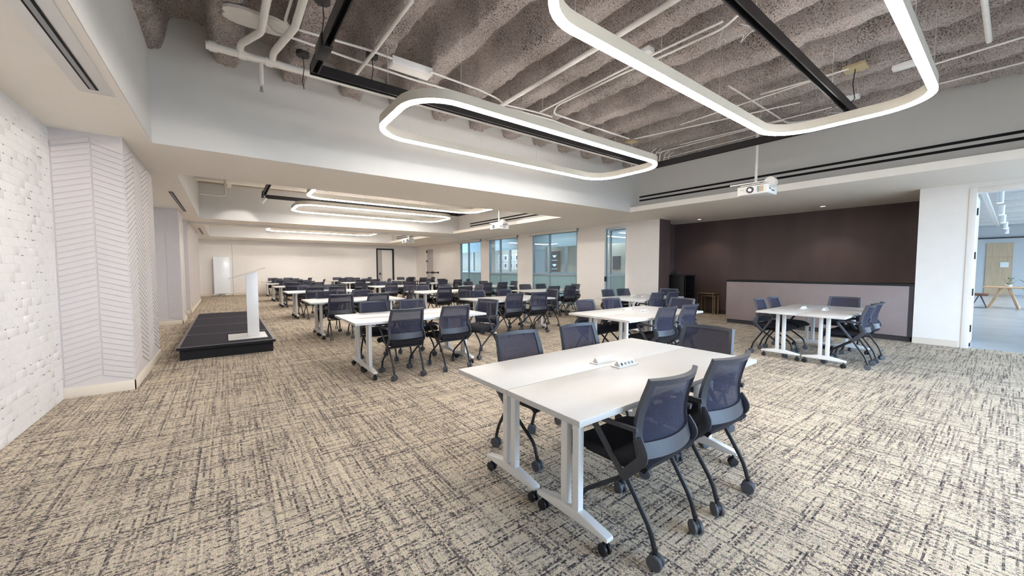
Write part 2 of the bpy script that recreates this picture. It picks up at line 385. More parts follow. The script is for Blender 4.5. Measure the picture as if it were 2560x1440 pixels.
MB().box(7.98, XR+.15, 7.9, 14.4, ZS, ZT).box(7.74, 7.98, 7.9, 14.4, ZS, 2.97).build('soffit', 'soffit_paint', ceil)
MB().box(7.9, XR+.15, 16.5, 22.2, ZS, ZT).box(7.66, 7.9, 16.5, 22.2, ZS, 2.97).build('soffit', 'soffit_paint', ceil)
MB().box(XL-.2, XR+.15, 6.12, 7.9, ZS, ZT).build('beam', 'soffit_paint', ceil)
bm2 = MB().box(XL-.2, XR+.15, 14.4, 16.5, ZS, ZT).build('beam', 'soffit_paint', ceil)
MB().box(-.95, XR, 15.42, 15.50, ZS-.035, ZS).box(-.95, XR, 15.62, 15.70, ZS-.035, ZS).box(-.95, XR, 15.50, 15.62, ZS-.012, ZS).build('partition_track', 'pipe_paint', bm2)
MB().box(XL-.2, XR+.15, 22.2, YB+.1, ZS, ZT).build('soffit', 'soffit_paint', ceil)
MB().box(-.65, 8.74, YF, -1.7, ZS, ZT).build('soffit', 'soffit_paint', ceil)
MB().box(-.58, 7.98, 7.9, 14.4, 3.9, 3.96).build('deck_panel', 'deck_tan', ceil)
MB().box(-.56, 7.9, 16.5, 22.2, 3.9, 3.96).build('deck_panel', 'deck_tan', ceil)
MB().box(-.58, 7.98, 13.2, 13.5, 3.78, 3.9).build('deck_beam', 'soffit_paint', ceil)
for x in (.15, 2.6, 5.2): MB().box(x-.05, x+.05, 7.9, 14.4, 3.82, 3.9).build('deck_beam', 'soffit_paint', ceil)
MB().box(XR+.15, 12.3, 1.0, 7.0, ZS, ZS+.1).build('soffit', 'soffit_paint', ceil)

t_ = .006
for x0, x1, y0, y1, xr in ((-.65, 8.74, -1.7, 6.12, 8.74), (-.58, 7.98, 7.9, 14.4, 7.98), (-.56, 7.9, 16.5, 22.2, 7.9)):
    MB().box(x0, xr, y1-t_, y1, ZS+.0005, 4.5).build('coffer_face', 'coffer_grey', ceil); MB().box(x0, xr, y0, y0+t_, ZS+.0005, 4.5).build('coffer_face', 'coffer_grey', ceil)
    MB().box(x0, x0+t_, y0+t_, y1-t_, ZS+.0005, 4.5).build('coffer_face', 'coffer_grey', ceil); MB().box(xr-t_, xr, y0+t_, y1-t_, 2.99, 4.5).build('coffer_face', 'coffer_grey', ceil)
# recess on the right: dark timber lining
struct(MB().box(12.1, 12.25, .97, 7.1, 0, ZS).build('wall_recess', 'dark_wood'), 'dark brown timber panelled recess wall')
MB_rs = struct(MB().box(XR+.001, 10.87, 6.392, 6.52, 0, ZS).build('wall_pilaster', 'dark_wood'), 'narrow dark timber return at recess edge')
struct(MB().box(XR+.15, 12.1, 6.95, 7.1, 0, ZS).build('wall_recess_end', 'dark_wood'))
struct(MB().box(XR+.15, 12.1, .97, 1.11, 0, ZS).build('wall_recess_side', 'wall_paint'))
struct(MB().box(12.07, 12.1, 4.5, 6.95, 0, .11).build('baseboard_recess', 'charcoal'))

# columns on the left wall with chevron boards
bp_, bg_, slope = .062, .011, .33
def batten_mesh(wd, sg, horizontal):
    """board sloping along its width; local: a along width, z up, n outwards"""
    hh = (bp_-bg_)/2; dz = slope*wd/2*sg; t = .009
    pts = [(-wd/2, -hh-dz), (wd/2, -hh+dz), (wd/2, hh+dz), (-wd/2, hh-dz)]
    m = MB()
    if horizontal == 'front': m.prism(pts, lambda a, z, n: (a, -n, z), -.004, t)
    else: m.prism(pts, lambda a, z, n: (n, a, z), -.004, t)
    return m
def column(y0, y1, x1, name, single, fw_, sw_, label):
    col = struct(MB().box(XL-.01, x1, y0, y1, 0, ZS).build(name, 'column_panel'), label)
    joined = MB()
    def strip(face, c0, c1, sg):
        wd = (c1-c0)-.012; n = int((ZS-.14-slope*wd)/bp_); mm = batten_mesh(wd, sg, face)
        me = mm.mesh('chevron_board', 'column_panel', smooth=False, bevel=.0022, seg=1)
        for k in range(n):
            z = .125+slope*wd/2+bp_*(k+.5)
            p = ((c0+c1)/2, y0, z) if face == 'front' else (x1, (c0+c1)/2, z)
            if single: inst('chevron_board', me, col, p)
            else:
                b = len(joined.v); joined.v += [(v[0]+p[0], v[1]+p[1], v[2]+p[2]) for v in mm.v]; joined.f += [tuple(b+i for i in f) for f in mm.f]
    a = XL+.005; sg = 1
    for wd in fw_: strip('front', a, a+wd, sg); a += wd; sg = -sg
    a = y0+.01; sg = 1
    for wd in sw_: strip('side', a, a+wd, sg); a += wd; sg = -sg
    if not single: q = joined.build('chevron_boards', 'column_panel', col, smooth=False); q['kind'] = 'stuff'
    MB().box(XL, x1+.014, y0-.014, y0, 0, .115).box(x1, x1+.014, y0-.014, y1+.014, 0, .115).build('baseboard', 'baseboard_paint', col, bevel=.002)
    return col
column(6.08, 8.15, -.885, 'wall_column', True, [.29, .25], [.5, .52, .52, .5], 'nearest clad column with chevron boards on the left wall')
column(12.45, 13.6, -.905, 'wall_column', False, [.27, .25], [.56, .56], 'second clad column on the left wall')
column(15.15, 20.8, -.905, 'wall_column', False, [.27, .25], [.55]*10, 'third, longest clad column on the left wall')
struct(MB().box(XL-.004, 7.60, YB-.015, YB, 0, .115).box(8.78, XR, YB-.015, YB, 0, .115).build('baseboard_back', 'baseboard_paint'))
bb = MB()
for a, b in ((22.85, YB), (18.47, 20.94), (15.60, 16.22), (12.30, 13.20), (8.55, 9.65), (6.41, 7.5), (.56, 1.12), (YF, -.82)): bb.box(XR-.014, XR, a, b, 0, .115)
struct(bb.build('baseboard_right', 'baseboard_paint'))
struct(MB().box(XL, XL+.012, 8.17, 12.43, 0, .1).box(XL, XL+.012, 13.62, 15.13, 0, .1).box(XL, XL+.012, 20.82, YB, 0, .1).build('baseboard_left', 'baseboard_paint'))

# ------------------------------------------------------------------ windows and doors of the right wall
def interior_window(n, a, b, label):
    f = MB(); x0, x1 = XR+.02, XR+.11; mid = a+(b-a)*.60
    f.box(x0, x1, a, a+.05, .02, 2.80).box(x0, x1, b-.05, b, .02, 2.80).box(x0, x1, a+.05, b-.05, 2.74, 2.80).box(x0, x1, a+.05, b-.05, .02, .08)
    o = struct(f.build('window_%d' % n, 'alu_blue', bevel=.003), label)
    MB().box(x0, x1, mid-.028, mid+.028, .08, 2.74).build('mullion', 'alu_blue', o)
    MB().box(x0, x1, a+.05, mid-.028, 1.12, 1.18).build('transom', 'alu_blue', o); MB().box(x0, x1, mid+.028, b-.05, 1.12, 1.18).build('transom', 'alu_blue', o)
    for c, d in ((a+.05, mid-.028), (mid+.028, b-.05)):
        MB().box(XR+.06, XR+.068, c, d, 1.18, 2.74).build('pane', 'glass_clear', o)
        MB().box(XR+.06, XR+.068, c, d, .08, 1.12).build('fluted_pane', 'glass_fluted', o)
interior_window(1, 16.28, 18.41, 'farthest interior window on right wall'); interior_window(2, 13.26, 15.55, 'middle interior window on right wall'); interior_window(3, 9.70, 12.25, 'nearest interior window on right wall')
for a, b, nm in ((9.66, 12.30, 'nearest'), (13.22, 15.60, 'middle'), (16.24, 18.46, 'farthest')):
    r = thing('roller_shade', 'cream roller shade cassette above the %s interior window' % nm, 'shade', (XR-.045, (a+b)/2, 2.745), group='roller shades')
    h = (b-a)/2; MB().box(-.042, .042, -h, h, .015, .112).build('cassette', 'wall_paint', r, bevel=.004); [MB().box(-.044, .044, q, q+.012, .0, .113).build('end_cap', 'alu_grey', r) for q in (-h-.012, h)]
# glass door
gd = struct(MB().box(XR-.01, XR+.155, 7.51, 7.578, 0, 2.80).box(XR-.01, XR+.155, 8.432, 8.50, 0, 2.80).box(XR-.01, XR+.155, 7.578, 8.432, 2.732, 2.80).build('door_2', 'wall_paint'), 'narrow glass door beside the dark recess')
MB().box(XR+.04, XR+.09, 8.21, 8.27, 0, 2.70).box(XR+.04, XR+.09, 7.58, 7.62, 0, 2.70).box(XR+.04, XR+.09, 7.62, 8.21, 2.64, 2.70).box(XR+.04, XR+.09, 7.62, 8.21, 1.13, 1.19).box(XR+.04, XR+.09, 7.62, 8.21, 0, .12).build('leaf_frame', 'alu_blue', gd)
MB().box(XR+.06, XR+.068, 7.62, 8.21, 1.19, 2.64).build('pane', 'glass_clear', gd); MB().box(XR+.06, XR+.068, 7.62, 8.21, .12, 1.13).build('fluted_pane', 'glass_fluted', gd)
MB().box(XR+.06, XR+.068, 8.27, 8.43, .02, 2.72).build('side_pane', 'glass_clear', gd); MB().box(XR+.0, XR+.04, 8.38, 8.43, .95, 1.12).build('lock_plate', 'black_metal', gd)
# pair of doors with panic bars near the far end
dd = struct(MB().box(XR-.012, XR+.155, 20.93, 21.008, 0, 2.67).box(XR-.012, XR+.155, 22.782, 22.86, 0, 2.67).box(XR-.012, XR+.155, 21.008, 22.782, 2.592, 2.67).build('door_3', 'wall_paint'), 'pair of exit doors with panic bars')
for a, b, mt in ((21.9, 22.78, 'door_grey'), (21.01, 21.89, 'wall_paint')):
    lf = MB().box(XR+.03, XR+.075, a, b, .01, 2.59).build('door_leaf', mt, dd, bevel=.003)
    MB().box(XR-.035, XR-.005, a+.08, b-.05, 1.11, 1.16).box(XR-.035, XR+.03, a+.08, a+.14, 1.08, 1.19).box(XR-.035, XR+.03, b-.12, b-.06, 1.08, 1.19).build('panic_bar', 'black_metal', lf)
for z in (.35, 1.12, 1.85, 2.45): MB().box(XR-.02, XR+.03, 22.72, 22.80, z-.06, z+.06).build('hinge', 'black_metal', dd)
# far-wall doors
d4 = struct(MB().box(7.62, 7.70, YB-.03, YB+.15, 0, 2.66).box(8.66, 8.75, YB-.03, YB+.15, 0, 2.66).box(7.70, 8.66, YB-.03, YB+.15, 2.58, 2.66).build('door_4', 'black_metal'), 'black framed door in the far wall')
MB().box(7.72, 7.99, YB+.03, YB+.07, .01, 2.57).build('door_leaf', 'door_grey', d4); MB().box(8.0, 8.66, YB+.06, YB+.10, .01, 2.57).build('door_leaf', 'wall_paint', d4)
MB().box(7.80, 7.86, YB-.02, YB+.03, .98, 1.12).box(7.80, 7.94, YB-.045, YB-.02, 1.04, 1.07).build('lever', 'black_metal', d4)
struct(MB().box(7.6, 8.8, YB+.15, YB+.2, 0, ZS).build('wall_behind_door', 'wall_paint'))
d5 = struct(MB().box(-.95, .27, YB-.012, YB, .115, 2.58).build('door_5', 'wall_paint', bevel=.004), 'flush cream door in the far wall behind the whiteboard')
MB().box(.262, .276, YB-.016, YB-.001, .0, 2.6).build('reveal', 'alu_grey', d5)
# near doorway on the right with an open leaf
d1 = struct(MB().box(XR-.012, XR+.16, .443, .53, 0, 2.78).box(XR-.012, XR+.16, -.83, -.742, 0, 2.78).box(XR-.012, XR+.16, -.742, .443, 2.692, 2.78).build('door_1', 'wall_paint', bevel=.003), 'open doorway to the lobby')
lf = MB().box(XR+.17, XR+1.2, .455, .50, .01, 2.69).build('door_leaf', 'white_metal', d1, bevel=.002)
for z in (.34, .98, 1.62, 2.38, .05):
    s = .062 if z > .1 else .03
    MB().box(XR+.13, XR+.172, .425, .452, z-s, z+s).build('hinge', 'black_metal', d1)

# ------------------------------------------------------------------ ceiling lights: rounded loops
def rrect(x0, x1, y0, y1, r, n=10):
    out = []
    for cx, cy, a0 in ((x1-r, y1-r, 0), (x0+r, y1-r, PI/2), (x0+r, y0+r, PI), (x1-r, y0+r, 1.5*PI)):
        for i in range(n+1): a = a0+PI/2*i/n; out.append((cx+r*math.cos(a), cy+r*math.sin(a)))
    return out
ZL = 3.16
def loop(x0, x1, y0, y1, label, ztop):
    cx, cy = (x0+x1)/2, (y0+y1)/2
    t = thing('loop_pendant_light', label, 'light', (cx, cy, ZL), group='rounded loop pendant lights')
    p = rrect(x0-cx, x1-cx, y0-cy, y1-cy, .46)
    MB().ring(p, .068, .022, .125).build('housing', 'housing_paint', t)
    MB().ring(p, .066, 0, .0215).build('diffuser', 'led_white', t)
    for fx in (-.78, -.26, .26, .78):
        for s in (-1, 1):
            x = fx*(x1-cx); y = s*(y1-cy); MB().cyl((x, y, .12), (x, y, ztop-ZL), .0025, 5).build('cable', 'cable_white', t)
loop(1.60, 6.12, 3.70, 5.18, 'white loop pendant light, far one in the nearest ceiling bay', 3.96)
loop(1.66, 6.06, .56, 2.06, 'largest white loop pendant light above the nearest tables', 3.96)
loop(1.66, 6.45, 11.95, 13.65, 'white loop pendant light, far one in the second ceiling bay', 3.9)
loop(1.64, 6.42, 9.05, 10.75, 'white loop pendant light half hidden by the first ceiling beam', 3.9)
loop(1.60, 6.30, 16.9, 18.3, 'unseen loop pendant light added behind the second ceiling beam', 3.9)  # unseen loop, added to light the far bay
loop(1.56, 6.25, 19.6, 21.3, 'farthest white loop pendant light, in the third ceiling bay', 3.9)
# black track frames
def frame(x0, x1, y0, y1, z, label, ztop):
    t = thing('lighting_track', label, 'track', ((x0+x1)/2, (y0+y1)/2, z), group='black lighting tracks')
    a, b = (x1-x0)/2, (y1-y0)/2; s = .035
    def rail(x0, x1, y0, y1):
        # hollow channel: two flanges and a web
        m = MB(); m.box(x0, x1, y0, y1, .075, .10)
        if x1-x0 > y1-y0: m.box(x0, x1, y0, y0+.012, 0, .075).box(x0, x1, y1-.012, y1, 0, .075)
        else: m.box(x0, x0+.012, y0, y1, 0, .075).box(x1-.012, x1, y0, y1, 0, .075)
        return m.build('rail', 'black_metal', t)
    rail(-a-s, a+s, b-s, b+s); rail(-a-s, a+s, -b-s, -b+s); rail(-a-s, -a+s, -b+s, b-s); rail(a-s, a+s, -b+s, b-s)
    MB().box(-a-.05, -a+.05, b-.62, b-.34, -.012, .11).build('joint_box', 'black_metal', t, bevel=.01)
    for x in (-a*.75, -a*.1, a*.6):
        for y in (-b, b): MB().cyl((x, y, .1), (x, y, ztop-z), .003, 5).build('hanger', 'cable_white', t)
frame(.79, 6.92, 1.37, 4.44, 3.40, 'black rectangular lighting track in the nearest ceiling bay', 3.96)
frame(.90, 7.2, 9.9, 13.0, 3.40, 'black rectangular lighting track in the second ceiling bay', 3.9)

# recessed linear diffusers
def slotwall(x, y0, y1, z, label):
    t = thing('linear_diffuser', label, 'vent', (x, (y0+y1)/2, z)); h = (y1-y0)/2
    MB().box(-.004, .0, -h-.03, h+.03, -.08, .08).build('trim', 'coffer_grey', t)
    for dz in (.047, -.047): MB().box(-.008, -.003, -h, h, dz-.021, dz+.021).build('slot', 'slot_black', t)
slotwall(8.733, -1.4, 6.02, 3.215, 'long pair of black air slots above the dark recess')
slotwall(7.973, 8.3, 13.4, 3.15, 'pair of black air slots behind the second projector')
slotwall(7.893, 16.9, 21.5, 3.13, 'pair of black air slots behind the farthest projector')
def slotceil(x, y0, y1, plate, label):
    t = thing('linear_diffuser', label, 'vent', (x, (y0+y1)/2, ZS-.001)); h = (y1-y0)/2
    if plate: MB().box(-.105, .105, -h-.11, h+.11, -.006, 0).build('plate', 'white_metal', t, bevel=.002)
    MB().box(-.028, .028, -h, h, -.012, -.006).build('slot', 'slot_black', t)
    MB().box(-.014, .014, -h+.02, h-.02, -.016, -.012).build('blade', 'alu_grey', t)
slotceil(-.815, .6, 4.57, True, 'air slot in a white plate in soffit beside the brick wall')
slotceil(-.80, 9.73, 12.85, False, 'black air slot in left soffit before the second column')
slotceil(-.74, 17.9, 20.9, False, 'farthest black air slot in left soffit')

# recessed downlights with their lamps
def downlight(x, y, z, label, watts, ang=75):
    t = thing('downlight', label, 'light', (x, y, z), group='recessed downlights')
    MB().lathe([(0, .062), (-.006, .062), (-.006, .05), (-.001, .046)], (0, 0, 0), 'z', 20).build('ring', 'white_metal', t)
    MB().lathe([(-.002, .0), (-.002, .046)], (0, 0, 0), 'z', 20).build('lamp', 'lamp_face', t)
    l = bpy.data.lights.new('downlight_lamp', 'SPOT'); l.energy = watts; l.spot_size = math.radians(ang); l.spot_blend = .6; l.color = (1, .90, .78); l.shadow_soft_size = .05
    o = bpy.data.objects.new('downlight_lamp', l); C.objects.link(o); o.parent = t; o.location = (0, 0, -.02)
places = [(11.35, 5.75, 'above the black cabinet in recess'), (11.3, 2.8, 'added above the long counter to brighten the recess')]  # the one over the counter is added to light the recess wall
for x, y, s in places: downlight(x, y, ZS, 'small round recessed downlight '+s, DOWN_W, 110)
# track spotlights
def spotlight(loc, aim, label, watts):
    t = thing('track_spotlight', label, 'spotlight', loc, group='track spotlights'); d = (Vector(aim)-Vector(loc)).normalized(); b = Vector((0, 0, -.12))
    MB().cyl((0, 0, .0), (0, 0, -.10), .010, 8).build('stem', 'white_metal', t)
    MB().cyl(b-d*.07, b+d*.07, .036, 16).build('body', 'white_metal', t); MB().cyl(b+d*.0702, b+d*.0712, .032, 16).build('lamp', 'lamp_face', t)
    l = bpy.data.lights.new('spot_lamp', 'SPOT'); l.energy = watts; l.spot_size = math.radians(46); l.spot_blend = .5; l.color = (1, .94, .86); l.shadow_soft_size = .03
    o = bpy.data.objects.new('spot_lamp', l); C.objects.link(o); o.parent = t; o.location = b+d*.08; o.rotation_euler = d.to_track_quat('-Z', 'Y').to_euler()
spotlight((.90, 12.9, 3.40), (-.9, 17.8, 1.2), 'white track spotlight at the track corner aimed at third column', 45)
spotlight((.90, 12.5, 3.40), (-.9, 13.0, 1.2), 'white track spotlight at the track corner aimed at second column', 50)
spotlight((.79, 1.7, 3.40), (-.9, 7.3, 1.2), 'white track spotlight aimed at the nearest clad column', 120)
spotlight((.95, 1.37, 3.40), (-1.43, 5.0, 1.3), 'white track spotlight aimed at the brick wall', 150)
for x, y, aim, sx, wt in ((1.2, 16.62, (.6, 24.4, 1.5), 'at the whiteboard', 220), (3.6, 16.62, (3.9, 24.4, 1.5), 'at the far wall centre', 220), (6.4, 16.62, (7.6, 24.4, 1.5), 'at the black framed door', 220), (4.6, 16.62, (10.3, 21.6, 1.3), 'at the exit doors', 200),
                    (4.4, 8.05, (10.3, 12.8, 1.2), 'at the pier between windows', 200), (4.8, 8.05, (10.3, 9.3, 1.1), 'at the pier beside glass door', 150), (3.5, 8.05, (2.5, 13.0, .5), 'down the stage-side tables', 150), (5.2, 8.05, (5.5, 13.0, .5), 'down the middle tables', 150)):  # unseen spotlights and tracks, added behind the beams to light walls and tables
    spotlight((x, y, 3.62), aim, 'unseen track spotlight added behind a beam aimed '+sx, wt)
    tag(MB().box(x-.3, x+.3, y-.025, y+.025, 3.62, 3.65).build('added_track', 'black_metal'), 'short unseen track added to carry spotlight aimed '+sx, 'track', 'added unseen tracks')

# ------------------------------------------------------------------ pipes and conduits under the deck
def pipe(name, label, pts, r, rad=.06, cat='pipe', extra=None, mat='pipe_paint'):
    P = rounded(pts, rad); o = Vector(P[0]); q = tag(MB().tube([p-o for p in P], r, 10).build(name, mat), label, cat, 'pipes and conduits under the ceiling'); q.location = o
    return q
bigp = pipe('sprinkler_pipe', 'thick white sprinkler main running across the nearest bay', [(-.1, 5.27, 3.77), (7.6, 5.27, 3.77)], .042)
for x in (-.04, .22, .47):
    MB().cyl((x+.1-.035, 0, 0), (x+.1+.035, 0, 0), .052, 12).build('coupling', 'pipe_paint', bigp)
pipe('sprinkler_pipe', 'white branch pipe with an elbow at the left end of main', [(.20, 5.27, 3.80), (.20, 5.14, 3.82), (.36, 4.7, 3.79), (.40, -1.68, 3.79)], .034, .08)
pipe('sprinkler_pipe', 'white branch pipe running from main beside the oval plate', [(.50, 5.27, 3.80), (.50, 5.12, 3.82), (.62, 4.4, 3.785), (.66, -1.68, 3.785)], .036, .08)
dp = pipe('sprinkler_drop', 'short sprinkler drop below the main at far left', [(.39, 5.27, 3.73), (.39, 5.29, 3.50)], .024, cat='sprinkler')
MB().cyl((0, .03, -.25), (0, .03, -.285), .016, 8).cyl((0, .03, -.295), (0, .03, -.30), .024, 10).build('head', 'alu_grey', dp)
zc = 3.85
def pl(*pts): return [pz(x, y, zc) for x, y in pts]
pipe('conduit', 'long white conduit crossing the nearest bay above the far loop', [Vector((.55, -1.68, zc))]+pl((662, 60), (690, 82), (747, 100), (907, 157), (1027, 197), (1197, 247), (1235, 266), (1280, 273), (1380, 300), (1530, 357), (1640, 398)), .013)
pipe('conduit', 'white conduit ending at the long white fixture', [Vector((.72, -1.68, zc))]+pl((712, 53), (724, 68), (917, 123), (980, 146)), .013)
pipe('conduit', 'white conduit leaving the right end of the long fixture', pl((1077, 180), (1200, 225), (1245, 247), (1262, 262), (1340, 280), (1380, 292)), .012)
pipe('conduit', 'white pipe crossing ribs in front of the long fixture', [pz(1030, 0, 3.81), pz(935, 130, 3.81), pz(883, 195, 3.81)], .02)
pipe('sprinkler_pipe', 'thick white pipe running towards the camera between the loops', [pz(1720, -20, 3.80), pz(1547, 87, 3.80), pz(1250, 266, 3.80)], .03)
pipe('conduit', 'white conduit, right one of a parallel pair between loops', pl((1856, 28), (1810, 70), (1613, 160), (1560, 182), (1392, 264), (1383, 284), (1573, 347)), .013, .1)
pipe('conduit', 'white conduit, left one of a parallel pair between loops', pl((1807, 53), (1610, 147), (1350, 280)), .013)
pipe('conduit', 'bent white conduit with a diagonal run inside the nearest loop', [pz(x, y, 3.885) for x, y in ((1822, 214), (1967, 307), (2005, 304), (2120, 283))], .013)
for i, (a, b) in enumerate((((2120, 172), (1700, 312)), ((2000, 256), (1587, 347)), ((2080, 268), (1700, 362)), ((1960, 300), (1640, 383)), ((1940, 325), (1660, 395)))):
    pipe('conduit', 'thin white conduit, %s of five running toward the far right corner' % ('topmost', 'second', 'third', 'fourth', 'lowest')[i], pl(a, b), .011)
for i in range(5):
    a = pz(1640+i*11, 372+i*2, zc); pipe('conduit', 'short hooked conduit, %s from the left in the bunch above far corner' % ('first', 'second', 'third', 'fourth', 'fifth')[i], [a, a+Vector((.10, .16, 0)), a+Vector((.12, .2, -.16))], .011, .05)
pipe('sprinkler_pipe', 'white pipe at the top right of the nearest bay', [pz(2459, -15, 3.86), pz(2473, 103, 3.86)], .024)
pipe('conduit', 'white conduit running right from the small box, upper', pl((2327, 163), (2590, 83)), .012); pipe('conduit', 'white conduit running right toward the soffit, lower', pl((2333, 213), (2590, 148)), .012)
pipe('conduit', 'white conduit joining the square yellowish ceiling plate', pl((1900, 236), (2060, 191), (2122, 172)), .012)
c2 = pipe('sprinkler_pipe', 'white pipe drop at left of the second bay', [Vector((.05, 12.2, 3.8)), Vector((.05, 12.9, 3.8)), Vector((.05, 12.95, 3.35)), Vector((-.5, 12.95, 3.35))], .03)
# boxes and plates
def plate(name, label, x, y, z, sx, sy, sz, mat, cat, rz=0, bev=.006):
    o = tag(MB().box(-sx/2, sx/2, -sy/2, sy/2, -sz, 0).build(name, mat, bevel=bev), label, cat); o.location = (x, y, z); o.rotation_euler = (0, 0, rz); return o
lb = thing('strip_fixture', 'long white box fixture on the ceiling left of far loop', 'fixture', (1.92, 4.65, 3.94)); MB().box(-.26, .26, -.085, .085, -.09, 0).build('body', 'white_metal', lb, bevel=.006); MB().box(-.25, .25, -.075, .075, -.096, -.09).build('cover', 'pipe_paint', lb)
jb = thing('ceiling_plate', 'square yellowish ceiling plate with a hanging cord', 'plate', (6.42, 1.32, 3.94)); MB().box(-.11, .11, -.11, .11, -.03, 0).build('plate', 'brass_yellow', jb)
MB().tube([(0, 0, -.03), (.01, .02, -.2), (-.015, -.01, -.4), (-.02, .2, -.66)], .006, 6).build('cord', 'cable_dark', jb)
jb = thing('ceiling_plate', 'small yellowish ceiling plate near the far right corner', 'plate', tuple(pz(1580, 352, 3.93))); MB().box(-.09, .09, -.09, .09, -.03, 0).build('plate', 'brass_yellow', jb); MB().cyl((0, 0, -.03), (0, 0, -.6), .004, 5).build('cord', 'cable_white', jb)
o = thing('access_plate', 'white oval plate on the ceiling at top left', 'plate', (.33, 4.75, 3.93)); MB().prism([(.26*math.cos(a)*(1+.25*abs(math.sin(2*a))), .14*math.sin(a)*(1+.25*abs(math.sin(2*a)))) for a in [i*PI/12 for i in range(24)]], lambda a, b, t: (a, b, t), -.03, 0).build('plate', 'pipe_paint', o)
for i, (x, y, s) in enumerate(((930, 141, 'beside the long white fixture'), (757, 137, 'above the track corner'), (806, 2, 'at the top edge near the track'))):
    p = pz(x, y, 3.92); o = thing('canopy', 'round dark canopy with a hanging cable '+s, 'canopy', tuple(p), group='round ceiling canopies')
    MB().cyl((0, 0, -.015), (0, 0, .03), .07, 20).build('disc', 'charcoal', o); MB().tube([(0, 0, -.015), (.01, .0, -.15), (-.01, .01, -.3), (0, -.02, -.40 if i < 2 else -.32)], .005, 6).build('cable', 'cable_dark', o)
for i, (x, y, s) in enumerate(((2268, 160, 'inside the nearest loop'), (2120, 245, 'over nearest loop end'), (1605, 133, 'between the parallel conduits'))):
    p = pz(x, y, 3.93); plate('junction_box', 'small white junction box on ceiling '+s, p.x, p.y, 3.95, .12, .26, .06, 'white_metal', 'box', rz=.0)
rc = random.Random(5)
for k, (x, y) in enumerate(((1812, 62), (1850, 60), (2080, 255))):
    p = pz(x, y, 3.9); pts = [p]
    for i in range(5): pts.append(p+Vector(((rc.random()-.3)*.22, (rc.random()-.5)*.3, -.05-.06*i if i < 3 else -.2+.05*(i-2))))
    pipe('loose_cable', 'thin loose white cable dangling from conduit, %s' % ('left strand', 'right strand', 'inside the nearest loop')[k], pts, .0045, .08, cat='cable', mat='cable_white')

# ------------------------------------------------------------------ projectors
def projector(x, y, z, label, ztop, detail):
    t = thing('projector', label, 'projector', (x, y, z), group='white ceiling projectors'); W, D, Hh = .235, .40, .15
    MB().box(0, D, -W, W, 0, Hh).build('body', 'plastic_white', t, bevel=.018, seg=3)
    MB().box(.06, D-.02, -W+.03, W-.03, Hh+.015, Hh+.03).box(.12, .30, -.05, .05, Hh, Hh+.015).build('mount_plate', 'pipe_paint', t)
    MB().box(.10, .36, -W-.0, W+.16, Hh+.055, Hh+.075).box(.14, .18, -.06, .06, Hh+.03, Hh+.055).box(.28, .32, -.06, .06, Hh+.03, Hh+.055).build('bracket', 'white_metal', t)
    MB().lathe([(-.14, .0), (-.14, .085), (-.03, .085), (.0, .07), (.0, 0)], (.26, -W+.02, Hh+.04), 'x', 20).build('cable_cover', 'pipe_paint', t)
    MB().cyl((.2, .02, Hh+.07), (.2, .02, ztop-z), .022, 12).build('pole', 'pipe_paint', t)
    ln = MB().lathe([(-.012, .0), (-.012, .03), (-.006, .036), (-.006, .044), (-.016, .046), (-.016, .052), (.0, .056)], (0, .03, .078), 'x', 24).build('lens', 'lens_ring', t); MB().lathe([(-.0135, 0), (-.0135, .031)], (0, .03, .078), 'x', 20).build('lens_glass', 'lens_glass', ln)
    for i, mt in enumerate(('filter_sand', 'filter_rose', 'filter_teal')): MB().box(-.002, .004, -.17+i*.032, -.17+i*.032+.03, .03, .125).build('vent_panel', mt, t)
    MB().box(-.002, .004, .12, .18, .085, .097).build('maker_mark', 'label_yellow', t)
    MB().box(.06, .13, -W-.002, -W+.004, .07, .085).box(.16, .27, -W-.002, -W+.004, .05, .068).box(.08, .1, -W-.002, -W+.004, .1, .115).build('side_ports', 'charcoal', t)
projector(7.1, 2.72, 2.64, 'nearest white projector in front of the long air slots', 3.96, 1)
projector(6.62, 9.70, 2.60, 'second white projector, hanging before the second pair of air slots', 3.9, 0)
projector(6.55, 16.9, 2.56, 'farthest white projector, in the third ceiling bay', 3.9, 0)
cx = thing('wall_box', 'white surface box with conduit at the far end of air slots', 'box', tuple(pY(1620, 482, 6.10))); MB().box(-.07, .07, -.04, .02, -.07, .07).build('box', 'white_metal', cx, bevel=.004); MB().cyl((.05, -.01, .07), (.05, -.01, .6), .012, 8).build('conduit_run', 'pipe_paint', cx)

